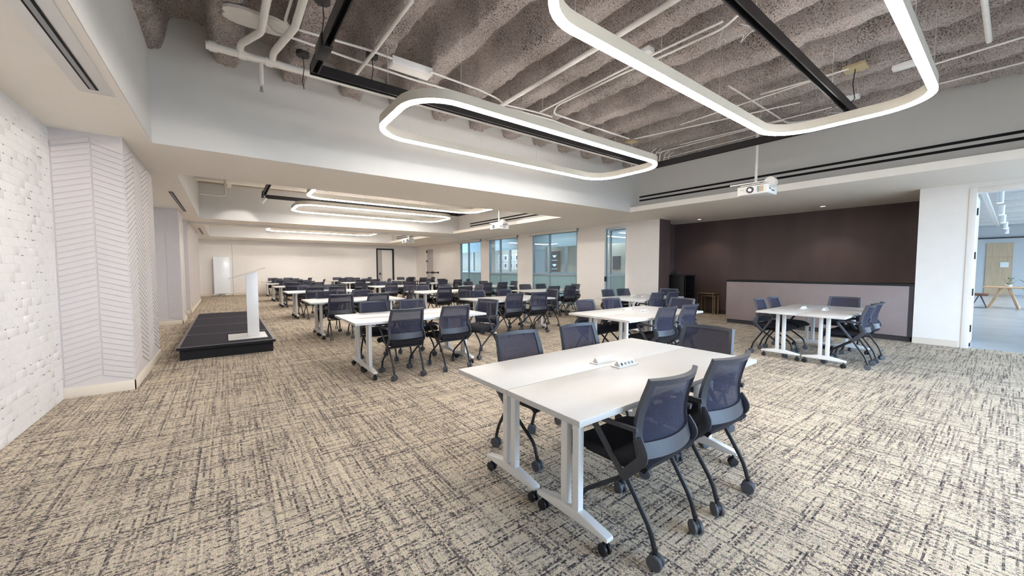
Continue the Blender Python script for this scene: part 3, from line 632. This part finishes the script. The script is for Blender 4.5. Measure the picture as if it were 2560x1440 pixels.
# ------------------------------------------------------------------ chairs
def prof(v):           # back profile y by height fraction
    pts = [(0, -.222), (.22, -.196), (.45, -.196), (.72, -.222), (1, -.262)]
    for (a, p), (b, q) in zip(pts, pts[1:]):
        if v <= b or b == 1:
            t = (v-a)/(b-a); return p+(q-p)*t
def profs(v):
    v = min(max(v, -.01), 1.01); return (prof(max(0, v-.1))+2*prof(v)+prof(min(1, v+.1)))/4
def back(u, v): return Vector(((.236-.022*v+.006*math.sin(PI*v))*u, profs(v)+.058*u*u, .505+.385*v))
def dual_wheel(r, wd, gap):
    m = MB()
    for s in (-1, 1):
        c = s*(gap/2+wd/2); m.lathe([(-wd/2, 0), (-wd/2, r*.86), (-wd*.28, r), (wd*.28, r), (wd/2, r*.86), (wd/2, r*.5), (wd*.42, r*.46), (wd*.42, 0)], (c, 0, r), 'x', 18)
    return m
def chair_parts():
    P = []
    us = [-1, -.93, -.86]+[i*.86/5 for i in range(-4, 5)]+[.86, .93, 1]; vs = [0, .06, .12, .19]+[.19+.74*i/9 for i in range(1, 9)]+[.93, .965, 1]
    nu, nv = len(us), len(vs)
    fr = MB().sheet(back, us, vs, .024, lambda i, j: i < 2 or i >= nu-3 or j < 3 or j >= nv-3)
    P.append(('back_frame', fr.mesh('back_frame', 'chair_plastic', bevel=0)))
    ui = us[2:-2]; vi = vs[3:-2]
    P.append(('mesh_panel', MB().sheet(lambda u, v: back(u, v)+Vector((0, .004, 0)), ui, vi, .002).mesh('mesh_panel', 'chair_mesh')))
    seat = MB(); n = 12
    def sp(u, v):
        x = .235*u*(1-.10*max(0, -v)**2); y = .035+.225*v; z = .475-.030*max(0, v)**4+.012*(u*u)-.018*(abs(u)**6+abs(v)**8); return Vector((x, y, z))
    g = [-1, -.93, -.8, -.6, -.3, 0, .3, .6, .8, .93, 1]
    seat.sheet(sp, g, g, .052); P.append(('seat', seat.mesh('seat', 'seat_fabric')))
    pan = MB().box(-.19, .19, -.13, .2, .405, .435).mesh('seat_pan', 'black_matte', bevel=.012); P.append(('seat_pan', pan))
    cb = MB().cyl((-.2, -.075, .385), (.2, -.075, .385), .013, 8).mesh('cross_bar', 'chair_metal'); P.append(('cross_bar', cb))
    for s in (-1, 1):
        sup = MB().tube(rounded([(s*.226, -.150, .60), (s*.236, -.200, .525), (s*.225, -.07, .385)], .05), .027, 8, .42, up=(0, 1, 0))
        P.append(('back_support', sup.mesh('back_support', 'chair_plastic')))
        arm = MB().tube(rounded([(s*.222, -.075, .385), (s*.258, .088, .625), (s*.262, .075, .648), (s*.250, -.165, .650)], .035), .017, 8, .55, up=(0, 0, 1))
        P.append(('armrest', arm.mesh('armrest', 'chair_plastic')))
        for fwd in (-1, 1):
            lg = MB().tube(rounded([(s*.200, -.075-fwd*.012, .392), (s*.192, fwd*.205, .175), (s*.192, fwd*.232, .08)], .05, 6), .0125, 8)
            P.append(('leg', lg.mesh('leg', 'chair_metal')))
    return P
CP = chair_parts()
cw = dual_wheel(.037, .020, .014).mesh('caster', 'caster_grey')
hood = MB().lathe([(-.007, 0), (-.007, .030), (.007, .030), (.007, 0)], (0, 0, .044), 'x', 14).cyl((0, 0, .045), (0, 0, .10), .009, 8).mesh('caster', 'caster_black')
def wheel(s):
    wd, r = .020, .037; return MB().lathe([(-wd/2, 0), (-wd/2, r*.86), (-wd*.28, r), (wd*.28, r), (wd/2, r*.86), (wd/2, r*.5), (wd*.42, r*.46), (wd*.42, 0)], (s*.017, 0, r), 'x', 20).mesh('wheel', 'caster_grey')
WH = [wheel(-1), wheel(1)]
rj = random.Random(11)
def chair(x, y, rz, label, detail):
    t = thing('mesh_chair', label, 'chair', (x, y, 0), rz, 'black mesh rolling chairs')
    for nm, me in CP: inst(nm, me, t)
    for s in (-1, 1):
        for fwd in (-1, 1):
            a = rj.uniform(-.7, .7)
            if detail:
                c = inst('caster', hood, t, (s*.192, fwd*.235, 0), a)
                for wme in WH: inst('wheel', wme, c)
            else: inst('caster', cw, t, (s*.192, fwd*.235, 0), a)
    return t

# ------------------------------------------------------------------ tables
TL, TW, TH = 1.87, .535, .737
def table_parts():
    P = [('tabletop', MB().box(-TL/2, TL/2, -TW/2, TW/2, TH-.03, TH).mesh('tabletop', 'white_laminate', bevel=.0025))]
    P.append(('frame_rail', MB().box(-TL/2+.26, TL/2-.26, -.03, .03, TH-.050, TH-.031).mesh('frame_rail', 'alu_grey')))
    for s in (-1, 1):
        x = s*(TL/2-.235); hw = TW/2-.012
        P.append(('top_bracket', MB().box(x-.035, x+.035, -.19, .19, TH-.05, TH-.0305).mesh('top_bracket', 'white_metal', bevel=.004)))
        for d in (-.042, .042): P.append(('column', MB().box(x-.021, x+.021, d-.024, d+.024, .115, TH-.05).mesh('column', 'white_metal', bevel=.008)))
        poly = [(-hw, .083), (hw, .083), (hw, .106), (.075, .140), (-.075, .140), (-hw, .106)]
        P.append(('foot', MB().prism(poly, lambda a, z, n: (x+n, a, z), -.025, .025).mesh('foot', 'white_metal', bevel=.005)))
    return P
TP = table_parts()
tw = dual_wheel(.030, .017, .012); tw.cyl((0, 0, .04), (0, 0, .084), .008, 8); tw = tw.mesh('caster', 'caster_black')
def table(x, y, label):
    t = thing('wheeled_table', label, 'table', (x, y, 0), 0, 'white wheeled tables')
    for nm, me in TP: inst(nm, me, t)
    for s in (-1, 1):
        for d in (-1, 1): inst('caster', tw, t, (s*(TL/2-.235), d*(TW/2-.045), 0), rj.uniform(-1, 1))
    return t
def module(x, y, label, sockets):
    t = thing('power_module', label, 'power outlet', (x, y, TH), 0, 'tabletop power modules')
    MB().box(-.105, .105, -.036, .036, 0, .006).build('base_plate', 'plastic_white', t, bevel=.002)
    MB().prism([(-.026, .006), (.026, .006), (.004, .042), (-.004, .042)], lambda a, z, n: (n, a, z), -.085, .085).build('housing', 'plastic_white', t, bevel=.0015)
    if sockets:
        for i in range(4):
            x0 = -.06+i*.038; MB().prism([(-.0258, .013), (-.0166, .028), (-.0178, .0288), (-.027, .0138)], lambda a, z, n: (n, a, z), x0-.006, x0+.006).build('socket', 'charcoal' if i == 0 else 'alu_grey', t)

ORD = ['nearest', 'second', 'third', 'fourth', 'fifth', 'sixth', 'seventh']
FILES = {
 'stage-side': [(1.20, 1.107), (1.21, 4.72), (1.26, 8.08), (1.30, 11.75), (1.35, 15.7), (1.35, 18.7), (1.40, 22.2)],
 'middle': [(4.05, 2.90), (4.08, 6.25), (4.15, 9.55), (4.20, 13.6), (4.30, 18.2), (4.35, 21.6)],
 'window-side': [(6.62, 1.35), (6.68, 4.65), (6.90, 8.10), (6.95, 11.55), (7.15, 15.5), (7.42, 19.9)]}
# chair offsets along a table, (near left, near right, far left, far right), end chair offset and turns
OVR = {('stage-side', 0): dict(n=(.54, 1.18), ny=.083, f=(.66, 1.34), fy=.0, e=(.10, .50), r=(.02, -.03, .05, -.02, .03)),
       ('stage-side', 1): dict(n=(.61, 1.30), ny=.10, f=(.60, 1.22), fy=.02, e=(.15, .42), r=(.0, .03, .0, .0, .28)),
       ('window-side', 0): dict(n=(.56, 1.15), ny=.06, f=(.52, 1.12), fy=.06, e=(.12, .46), r=(.04, .0, .03, -.02, .0)),
       ('middle', 0): dict(n=(.62, 1.20), ny=.05, f=(.55, 1.20), fy=.03, e=(.12, .52), r=(.0, .02, .05, -.03, .0))}
for fname, lst in FILES.items():
    for g, (x, y) in enumerate(lst):
        base = '%s table pair from camera, %s file' % (ORD[g], fname)
        table(x+TL/2, y+TW/2, 'white wheeled table, near half of '+base); table(x+TL/2, y+TW*1.5+.003, 'white wheeled table, far half of '+base)
        ov = OVR.get((fname, g)) or dict(n=(.58+rj.uniform(-.06, .06), 1.28+rj.uniform(-.08, .08)), ny=.07+rj.uniform(-.04, .035), f=(.58+rj.uniform(-.06, .06), 1.26+rj.uniform(-.08, .08)), fy=.02+rj.uniform(-.03, .04),
                                         e=(.13+rj.uniform(-.02, .06), .52+rj.uniform(-.05, .05)), r=[rj.uniform(-.09, .09) for _ in range(4)]+[rj.uniform(-.2, .25)])
        det = (fname, g) in OVR; W2 = 2*TW+.003
        chair(x+ov['n'][0], y+ov['ny'], ov['r'][0], 'black mesh chair at near left of '+base, det)
        chair(x+ov['n'][1], y+ov['ny'], ov['r'][1], 'black mesh chair at near right of '+base, det)
        chair(x+ov['f'][0], y+W2-ov['fy'], PI+ov['r'][2], 'black mesh chair at far left of '+base, det)
        chair(x+ov['f'][1], y+W2-ov['fy'], PI+ov['r'][3], 'black mesh chair at far right of '+base, det)
        chair(x+TL+ov['e'][0], y+ov['e'][1], PI/2+ov['r'][4], 'black mesh chair at right end of '+base, det)
for (px_, py_, s, k) in ((1508, 905, 'far half of the nearest stage-side table pair', 0), (1562, 913, 'near half of the nearest stage-side table pair', 1)):
    p = pz(px_, py_, TH); module(p.x, p.y, 'white tent shaped power module on '+s, k)
for (f, g, s) in (('middle', 0, 'nearest middle'), ('window-side', 0, 'nearest window-side'), ('window-side', 1, 'second window-side')):
    x, y = FILES[f][g]; module(x+TL/2, y+TW-.1, 'white power module on near half of the %s table pair' % s, 1); module(x+TL/2, y+TW+.18, 'white power module on far half of the %s table pair' % s, 0)

# ------------------------------------------------------------------ stage and lectern
st = thing('stage_platform', 'low black stage platform with dark carpet panels beside the left columns', 'stage', (0, 10.15, 0))
MB().box(-.60, .60, -2.62, 2.62, 0, .165).build('skirt', 'stage_side', st); MB().box(-.632, .632, -2.68, 2.68, .165, .203).build('deck_edge', 'stage_side', st)
MB().box(-.632, -.597, -2.68, 2.68, .203, .208).box(.597, .632, -2.68, 2.68, .203, .208).box(-.597, .597, -2.68, -2.655, .203, .208).box(-.597, .597, 2.655, 2.68, .203, .208).build('edge_trim', 'stage_trim', st)
ys = [-2.655, -1.355, -.03, 1.38, 2.655]
for a, b in zip(ys, ys[1:]): MB().box(-.597, .597, a+.012, b-.012, .203, .207).build('carpet_panel', 'stage_carpet', st)
for y in ys[1:-1]: MB().box(-.597, .597, y-.011, y+.011, .203, .2085).build('joint_strip', 'stage_trim', st)
lc = thing('lectern', 'white lectern with a clear slanted top standing on the stage', 'lectern', (.352, 8.05, .208))
MB().box(-.36, .19, -.30, .36, 0, .012).build('base_plate', 'white_metal', lc, bevel=.002)
MB().prism([(-.085, .012), (.085, .012), (.085, 1.14), (-.085, 1.08)], lambda a, z, n: (a, n, z), -.05, .05).build('post', 'white_metal', lc, bevel=.004)
MB().hexa([(-.325, -.20, 1.010), (.20, -.20, 1.196), (.20, .2, 1.196), (-.325, .2, 1.010), (-.325, -.20, 1.018), (.20, -.20, 1.204), (.20, .2, 1.204), (-.325, .2, 1.018)]).build('reading_top', 'acrylic', lc)
MB().box(-.33, -.318, -.20, .2, 1.008, 1.035).build('book_stop', 'acrylic', lc)

# mobile whiteboard
wb = thing('mobile_whiteboard', 'mobile whiteboard on a wheeled foot frame before the far wall', 'whiteboard', (-.17, 24.0, 0))
MB().box(-.32, .32, -.02, .02, .13, 1.96).build('board', 'board_white', wb, bevel=.004)
MB().box(-.335, -.32, -.024, .024, .11, 1.97).box(.32, .335, -.024, .024, .11, 1.97).box(-.335, .335, -.024, .024, 1.96, 1.975).build('edge_frame', 'white_metal', wb)
for s in (-1, 1): MB().prism([(-.30, .06), (.30, .06), (.30, .075), (.05, .13), (-.05, .13), (-.30, .075)], lambda a, z, n: (s*.26+n+a*.55, a, z), -.02, .02).build('foot', 'white_metal', wb)
for s in (-1, 1):
    for d in (-1, 1): MB().cyl((s*.26+d*.15-.01, d*.27, .03), (s*.26+d*.15+.01, d*.27, .03), .03, 12).build('caster', 'caster_black', wb)
for z in (1.7, 1.8): MB().box(.335, .36, -.03, .0, z, z+.05).build('catch', 'white_metal', wb)

# ------------------------------------------------------------------ recess furniture
ct = thing('counter', 'long brown service counter with black top in the dark recess', 'counter', (10.66, 2.80, 0))
MB().box(-.32, .32, -1.65, 1.65, 0, .10).build('plinth', 'charcoal', ct); MB().box(-.35, .35, -1.67, 1.67, .10, 1.06).build('front_panel', 'counter_panel', ct, bevel=.003)
MB().box(-.36, .36, -1.675, 1.675, 1.06, 1.098).build('counter_top', 'black_matte', ct, bevel=.003); MB().box(-.353, -.349, -1.67, -1.61, .10, 1.06).build('end_trim', 'charcoal', ct)
cb = thing('cabinet', 'tall black open sided cabinet in the corner of the dark recess', 'cabinet', (11.3, 6.30, 0))
MB().box(-.30, .30, -.36, .36, 1.16, 1.20).build('top', 'black_metal', cb, bevel=.004); MB().box(-.28, .28, -.34, .34, .0, .08).build('base', 'black_matte', cb)
MB().box(-.29, -.26, -.34, .34, .08, 1.16).build('door', 'black_metal', cb, bevel=.003); MB().box(.25, .28, -.34, .34, .08, 1.16).build('side_panel', 'black_metal', cb)
MB().box(-.26, .25, -.30, .34, .60, .62).build('shelf', 'black_matte', cb); MB().box(-.26, .25, .31, .34, .08, 1.16).build('back_panel', 'black_matte', cb)
MB().box(-.29, -.25, -.345, -.31, .08, 1.16).box(.24, .28, -.345, -.31, .08, 1.16).build('post', 'black_metal', cb); MB().box(-.30, -.29, -.1, .1, .70, .74).build('handle', 'charcoal', cb)
hd = tag(MB().tube([(-.08, 0, .04), (-.08, 0, .1), (0, .0, .14), (.08, 0, .1), (.08, 0, .04)], .012, 8).tube([(-.08, 0, .0), (-.08, 0, .06)], .035, 10).tube([(.08, 0, .0), (.08, 0, .06)], .035, 10).build('headset', 'black_matte'), 'black headset lying on the black cabinet', 'headset'); hd.location = (11.22, 6.45, 1.2)
gt = thing('side_table', 'slim gold framed side table beside the long counter', 'side table', (11.88, 5.70, 0)); m = MB(); s = .008
for x in (-.16, .16):
    for y in (-.24, .24): m.box(x-s, x+s, y-s, y+s, 0, .62)
MB().box(-.168, .168, -.248, .248, .62, .634).build('top', 'gold', gt); m.build('leg_frame', 'gold', gt); MB().box(-.168, .168, -.248, -.232, 0, .014).box(-.168, .168, .232, .248, 0, .014).build('floor_bar', 'gold', gt)
g2 = thing('side_table', 'second gold frame nested under the slim side table', 'side table', (11.86, 5.62, 0)); m = MB()
for x in (-.12, .12):
    for y in (-.20, .20): m.box(x-s, x+s, y-s, y+s, 0, .55)
m.build('leg_frame', 'gold', g2); MB().box(-.128, .128, -.208, .208, .55, .562).build('top', 'gold', g2)

# ------------------------------------------------------------------ corridor behind the windows
struct(MB().box(XR+.15, 15.3, 7.1, YB+3, -.06, 0).build('floor', 'lobby_floor'))
struct(MB().box(15.0, 15.2, 6.9, YB+3, 0, 3.6).build('wall_corridor', 'corridor_wall')); struct(MB().box(XR+.15, 15.2, 7.1, YB+3, 3.3, 3.4).build('ceiling', 'corridor_blue'))
struct(MB().box(XR+.15, 15.2, 7.0, 7.1, 0, 3.3).build('wall_corridor_end', 'corridor_blue')); struct(MB().box(XR+.15, 15.2, YB+2.9, YB+3, 0, 3.3).build('wall_corridor_end', 'corridor_wall'))
gp = struct(MB().box(13.6, 13.7, 7.1, YB+2.9, 2.5, 3.3).build('wall_corridor_header', 'corridor_blue')); struct(MB().box(13.6, 13.7, 7.1, YB+2.9, 0, 1.2).build('wall_corridor_sill', 'corridor_blue'))
for k, y in enumerate((8.9, 11.2, 13.6, 15.1, 17.0, 18.3, 20.2, 22.5)): MB().box(13.58, 13.72, y-.05, y+.05, 1.2, 2.5).build('mullion', 'alu_blue', gp)
struct(MB().box(13.6, 13.7, 15.15, 16.95, 1.2, 2.5).build('wall_corridor_panel', 'corridor_blue'))
for i in range(4):
    for j in range(2):
        y = 21.2-i*.62; z = 2.08-j*.52
        pf = thing('framed_print', 'white framed print, %s row, number %s from the left, seen through middle window' % (('upper', 'lower')[j], ('one', 'two', 'three', 'four')[i]), 'picture', (14.98, y, z), group='framed prints in the corridor')
        MB().box(-.01, .02, -.27, .27, -.24, .24).build('frame', 'frame_white', pf, bevel=.004); MB().box(-.013, -.009, -.10, .10, -.10, .12).build('print', 'print_dark', pf)
bpn = thing('display_panel', 'dark brown display panel with two blue lamps behind nearest window', 'panel', (14.97, 15.82, 1.78)); MB().box(-.01, .03, -.40, .40, -.58, .58).build('panel', 'brown_panel', bpn)
for z in (.30, -.20): MB().prism([(-.16, .05), (.16, .05), (.05, -.06), (-.05, -.06)], lambda a, b, t: (t, a, z+b), -.03, -.012).build('lamp', 'blue_glow', bpn); MB().box(-.03, -.012, -.22, .22, z-.23, z-.215).build('shelf_lamp', 'blue_glow', bpn)
rcg = struct(MB().box(14.985, 15.0, 22.0, 22.75, 1.25, 2.45).build('window_5', 'frame_white'))
for i in range(2):
    for j in range(4): MB().box(14.975, 14.984, 22.05+i*.36, 22.36+i*.36, 1.29+j*.29, 1.55+j*.29).build('pane', 'window_blue', rcg)
for i, (x, y) in enumerate(((11.35, 17.25), (12.2, 18.1))):
    tag(MB().cyl((x, y, 0), (x, y, 3.3), .19, 28).cyl((x, y, 3.2), (x, y, 3.3), .22, 28).build('round_column', 'white_metal'), 'white round corridor column, %s, behind the windows' % ('nearer' if i == 0 else 'farther'), 'column')
for i, (y, x) in enumerate(((19.5, 12.6), (19.5, 14.3), (14.0, 12.4), (10.0, 12.4), (24.5, 12.5), (17.6, 14.4), (12.0, 14.4))):
    o = tag(MB().box(-.05, .05, -1.1, 1.1, -.03, 0).build('linear_light', 'corridor_led'), 'white linear corridor ceiling light '+('behind the farthest window', 'over the framed prints', 'behind the middle window', 'behind the nearest window', 'at the far corridor end', 'near the corridor columns', 'over the display panel')[i], 'light', 'corridor linear lights'); o.location = (x, y, 3.3)
    l = o
pb = tag(MB().box(-.3, .3, -.28, .28, 0, 1.0).box(-.31, .31, -.29, .29, 1.0, 1.03).build('corridor_cabinet', 'charcoal', bevel=.005), 'dark cabinet behind the glass door', 'cabinet'); pb.location = (11.6, 8.6, 0)
wp = tag(MB().box(-.01, .02, -.22, .22, -.32, .32).build('dark_print', 'print_dark'), 'small dark picture seen through the glass door', 'picture'); q = pX(1541, 657, 14.98); wp.location = tuple(q)

# ------------------------------------------------------------------ lobby through the near doorway
struct(MB().box(XR+.15, 33.2, -9, 2.2, -.06, 0).build('floor', 'lobby_floor')); struct(MB().box(33, 33.2, -9, 2.2, 0, 3.8).build('wall_lobby', 'lobby_wall')); struct(MB().box(12.3, 33.2, 2.1, 2.2, 0, 3.8).build('wall_lobby_side', 'lobby_wall'))
struct(MB().box(12.25, 12.3, .97, 2.2, 0, 3.8).box(XR+.15, 12.3, .92, .97, 0, 3.8).build('wall_lobby_return', 'lobby_wall'))
lcg = struct(MB().box(XR+.15, 33.2, -9, 2.2, 3.75, 3.85).build('ceiling', 'lobby_wall'))
for k in range(9): MB().box(13+k*2.2, 13.12+k*2.2, -9, 2.1, 3.55, 3.75).build('ceiling_beam', 'pipe_paint', lcg)
MB().box(14, 30, .55, .65, 3.4, 3.5).build('cable_tray', 'pipe_paint', lcg); MB().box(32.8, 33, -9, 2.1, 2.98, 3.04).build('wall_shadow_line', 'charcoal', lcg)
struct(MB().box(XR+.15, 33.2, -9.1, -9, 0, .3).box(XR+.15, 33.2, -9.1, -9, 3.5, 3.85).box(XR+.15, 11.5, -9.1, -9, .3, 3.5).box(28.5, 33.2, -9.1, -9, .3, 3.5).build('wall_lobby_front', 'lobby_wall')); struct(MB().box(XR+.15, XR+.16, -9.1, YF, 0, 3.85).build('wall_lobby_end', 'lobby_wall'))
lw = struct(MB().box(32.95, 33, .10, .98, 0, 2.75).build('door_6', 'lobby_wood'), 'pale wooden lobby door'); MB().box(32.94, 32.95, .10, .98, 1.98, 2.0).build('joint', 'table_wood', lw)
MB().box(32.93, 32.95, .22, .50, 1.45, 1.72).build('door_sign', 'frame_white', lw)
lt = thing('lobby_table', 'long pale wooden table in the lobby through the doorway', 'table', (21.9, -.75, 0)); MB().box(-.45, .45, -1.6, 1.42, .70, .745).build('top', 'table_wood', lt, bevel=.008)
for x in (-.3, .3):
    for y0, y1 in ((1.02, 1.27), (.85, .62), (-1.2, -1.45)): MB().tube([(x, y0, .70), (x, y1, .0)], .04, 6).build('leg', 'table_wood', lt)
for i, (x, y, s) in enumerate(((21.2, .72, 'left of the lobby table'), (21.2, -.42, 'right of the lobby table leg'))):
    t = thing('stool', 'brown leather stool '+s, 'stool', (x, y, 0), group='lobby stools'); MB().box(-.2, .2, -.2, .2, .44, .52).build('seat', 'leather_brown', t, bevel=.03)
    for a in (-1, 1): MB().tube([(a*.15, -.02, .44), (a*.15, -.17, .02), (a*.15, .17, .02), (a*.15, .02, .44)], .012, 6).build('sled_leg', 'black_metal', t)
for i, (x, y, z, n, s, lab) in enumerate(((21.9, .12, .745, 22, .22, 'small green plant in white bowl on the lobby table'), (24.0, -.55, 0, 46, .62, 'large leafy plant behind the lobby table'))):
    t = thing('potted_plant', lab, 'plant', (x, y, z)); MB().lathe([(0, .0), (0, .3*s), (.35*s, .42*s), (.35*s, .36*s), (.1*s, 0)], (0, 0, 0), 'z', 16).build('pot', 'clay', t); r = random.Random(i); m = MB()
    for k in range(n):
        a = r.random()*2*PI; h = .4*s+r.random()*1.1*s; d = (.2+r.random()*.55)*s; c = Vector((math.cos(a)*d, math.sin(a)*d, h)); tn = Vector((-math.sin(a), math.cos(a), 0))*.09*s; up = Vector((math.cos(a)*.14*s, math.sin(a)*.14*s, .10*s))
        b = len(m.v); m.v += [tuple(c-up), tuple(c+tn), tuple(c+up), tuple(c-tn)]; m.f += [(b, b+1, b+2, b+3)]
        m.tube([(0, 0, .3*s), tuple(c-up)], .006*s, 4)
    m.build('foliage', 'leaf', t, smooth=False)
for i, (x, y) in enumerate(((15.2, .293), (18.6, .315), (21.9, .325), (25.3, .306), (28.5, .3))):
    t = thing('cylinder_pendant', 'white lobby cylinder pendant light, %s from the doorway' % ('first', 'second', 'third', 'fourth', 'fifth')[i], 'light', (x, y, 3.0), group='lobby pendants'); MB().cyl((0, 0, 0), (0, 0, .28), .06, 16).build('shade', 'white_metal', t); MB().cyl((0, 0, -.004), (0, 0, 0), .05, 16).build('lamp', 'lobby_led', t); MB().cyl((0, 0, .28), (0, 0, .75), .004, 5).build('cord', 'cable_white', t)
    l = bpy.data.lights.new('pendant_lamp', 'SPOT'); l.energy = 130; l.spot_size = 2.6; l.spot_blend = .8; l.shadow_soft_size = .05; o = bpy.data.objects.new('pendant_lamp', l); C.objects.link(o); o.parent = t; o.location = (0, 0, -.03)
bpy.context.view_layer.update()
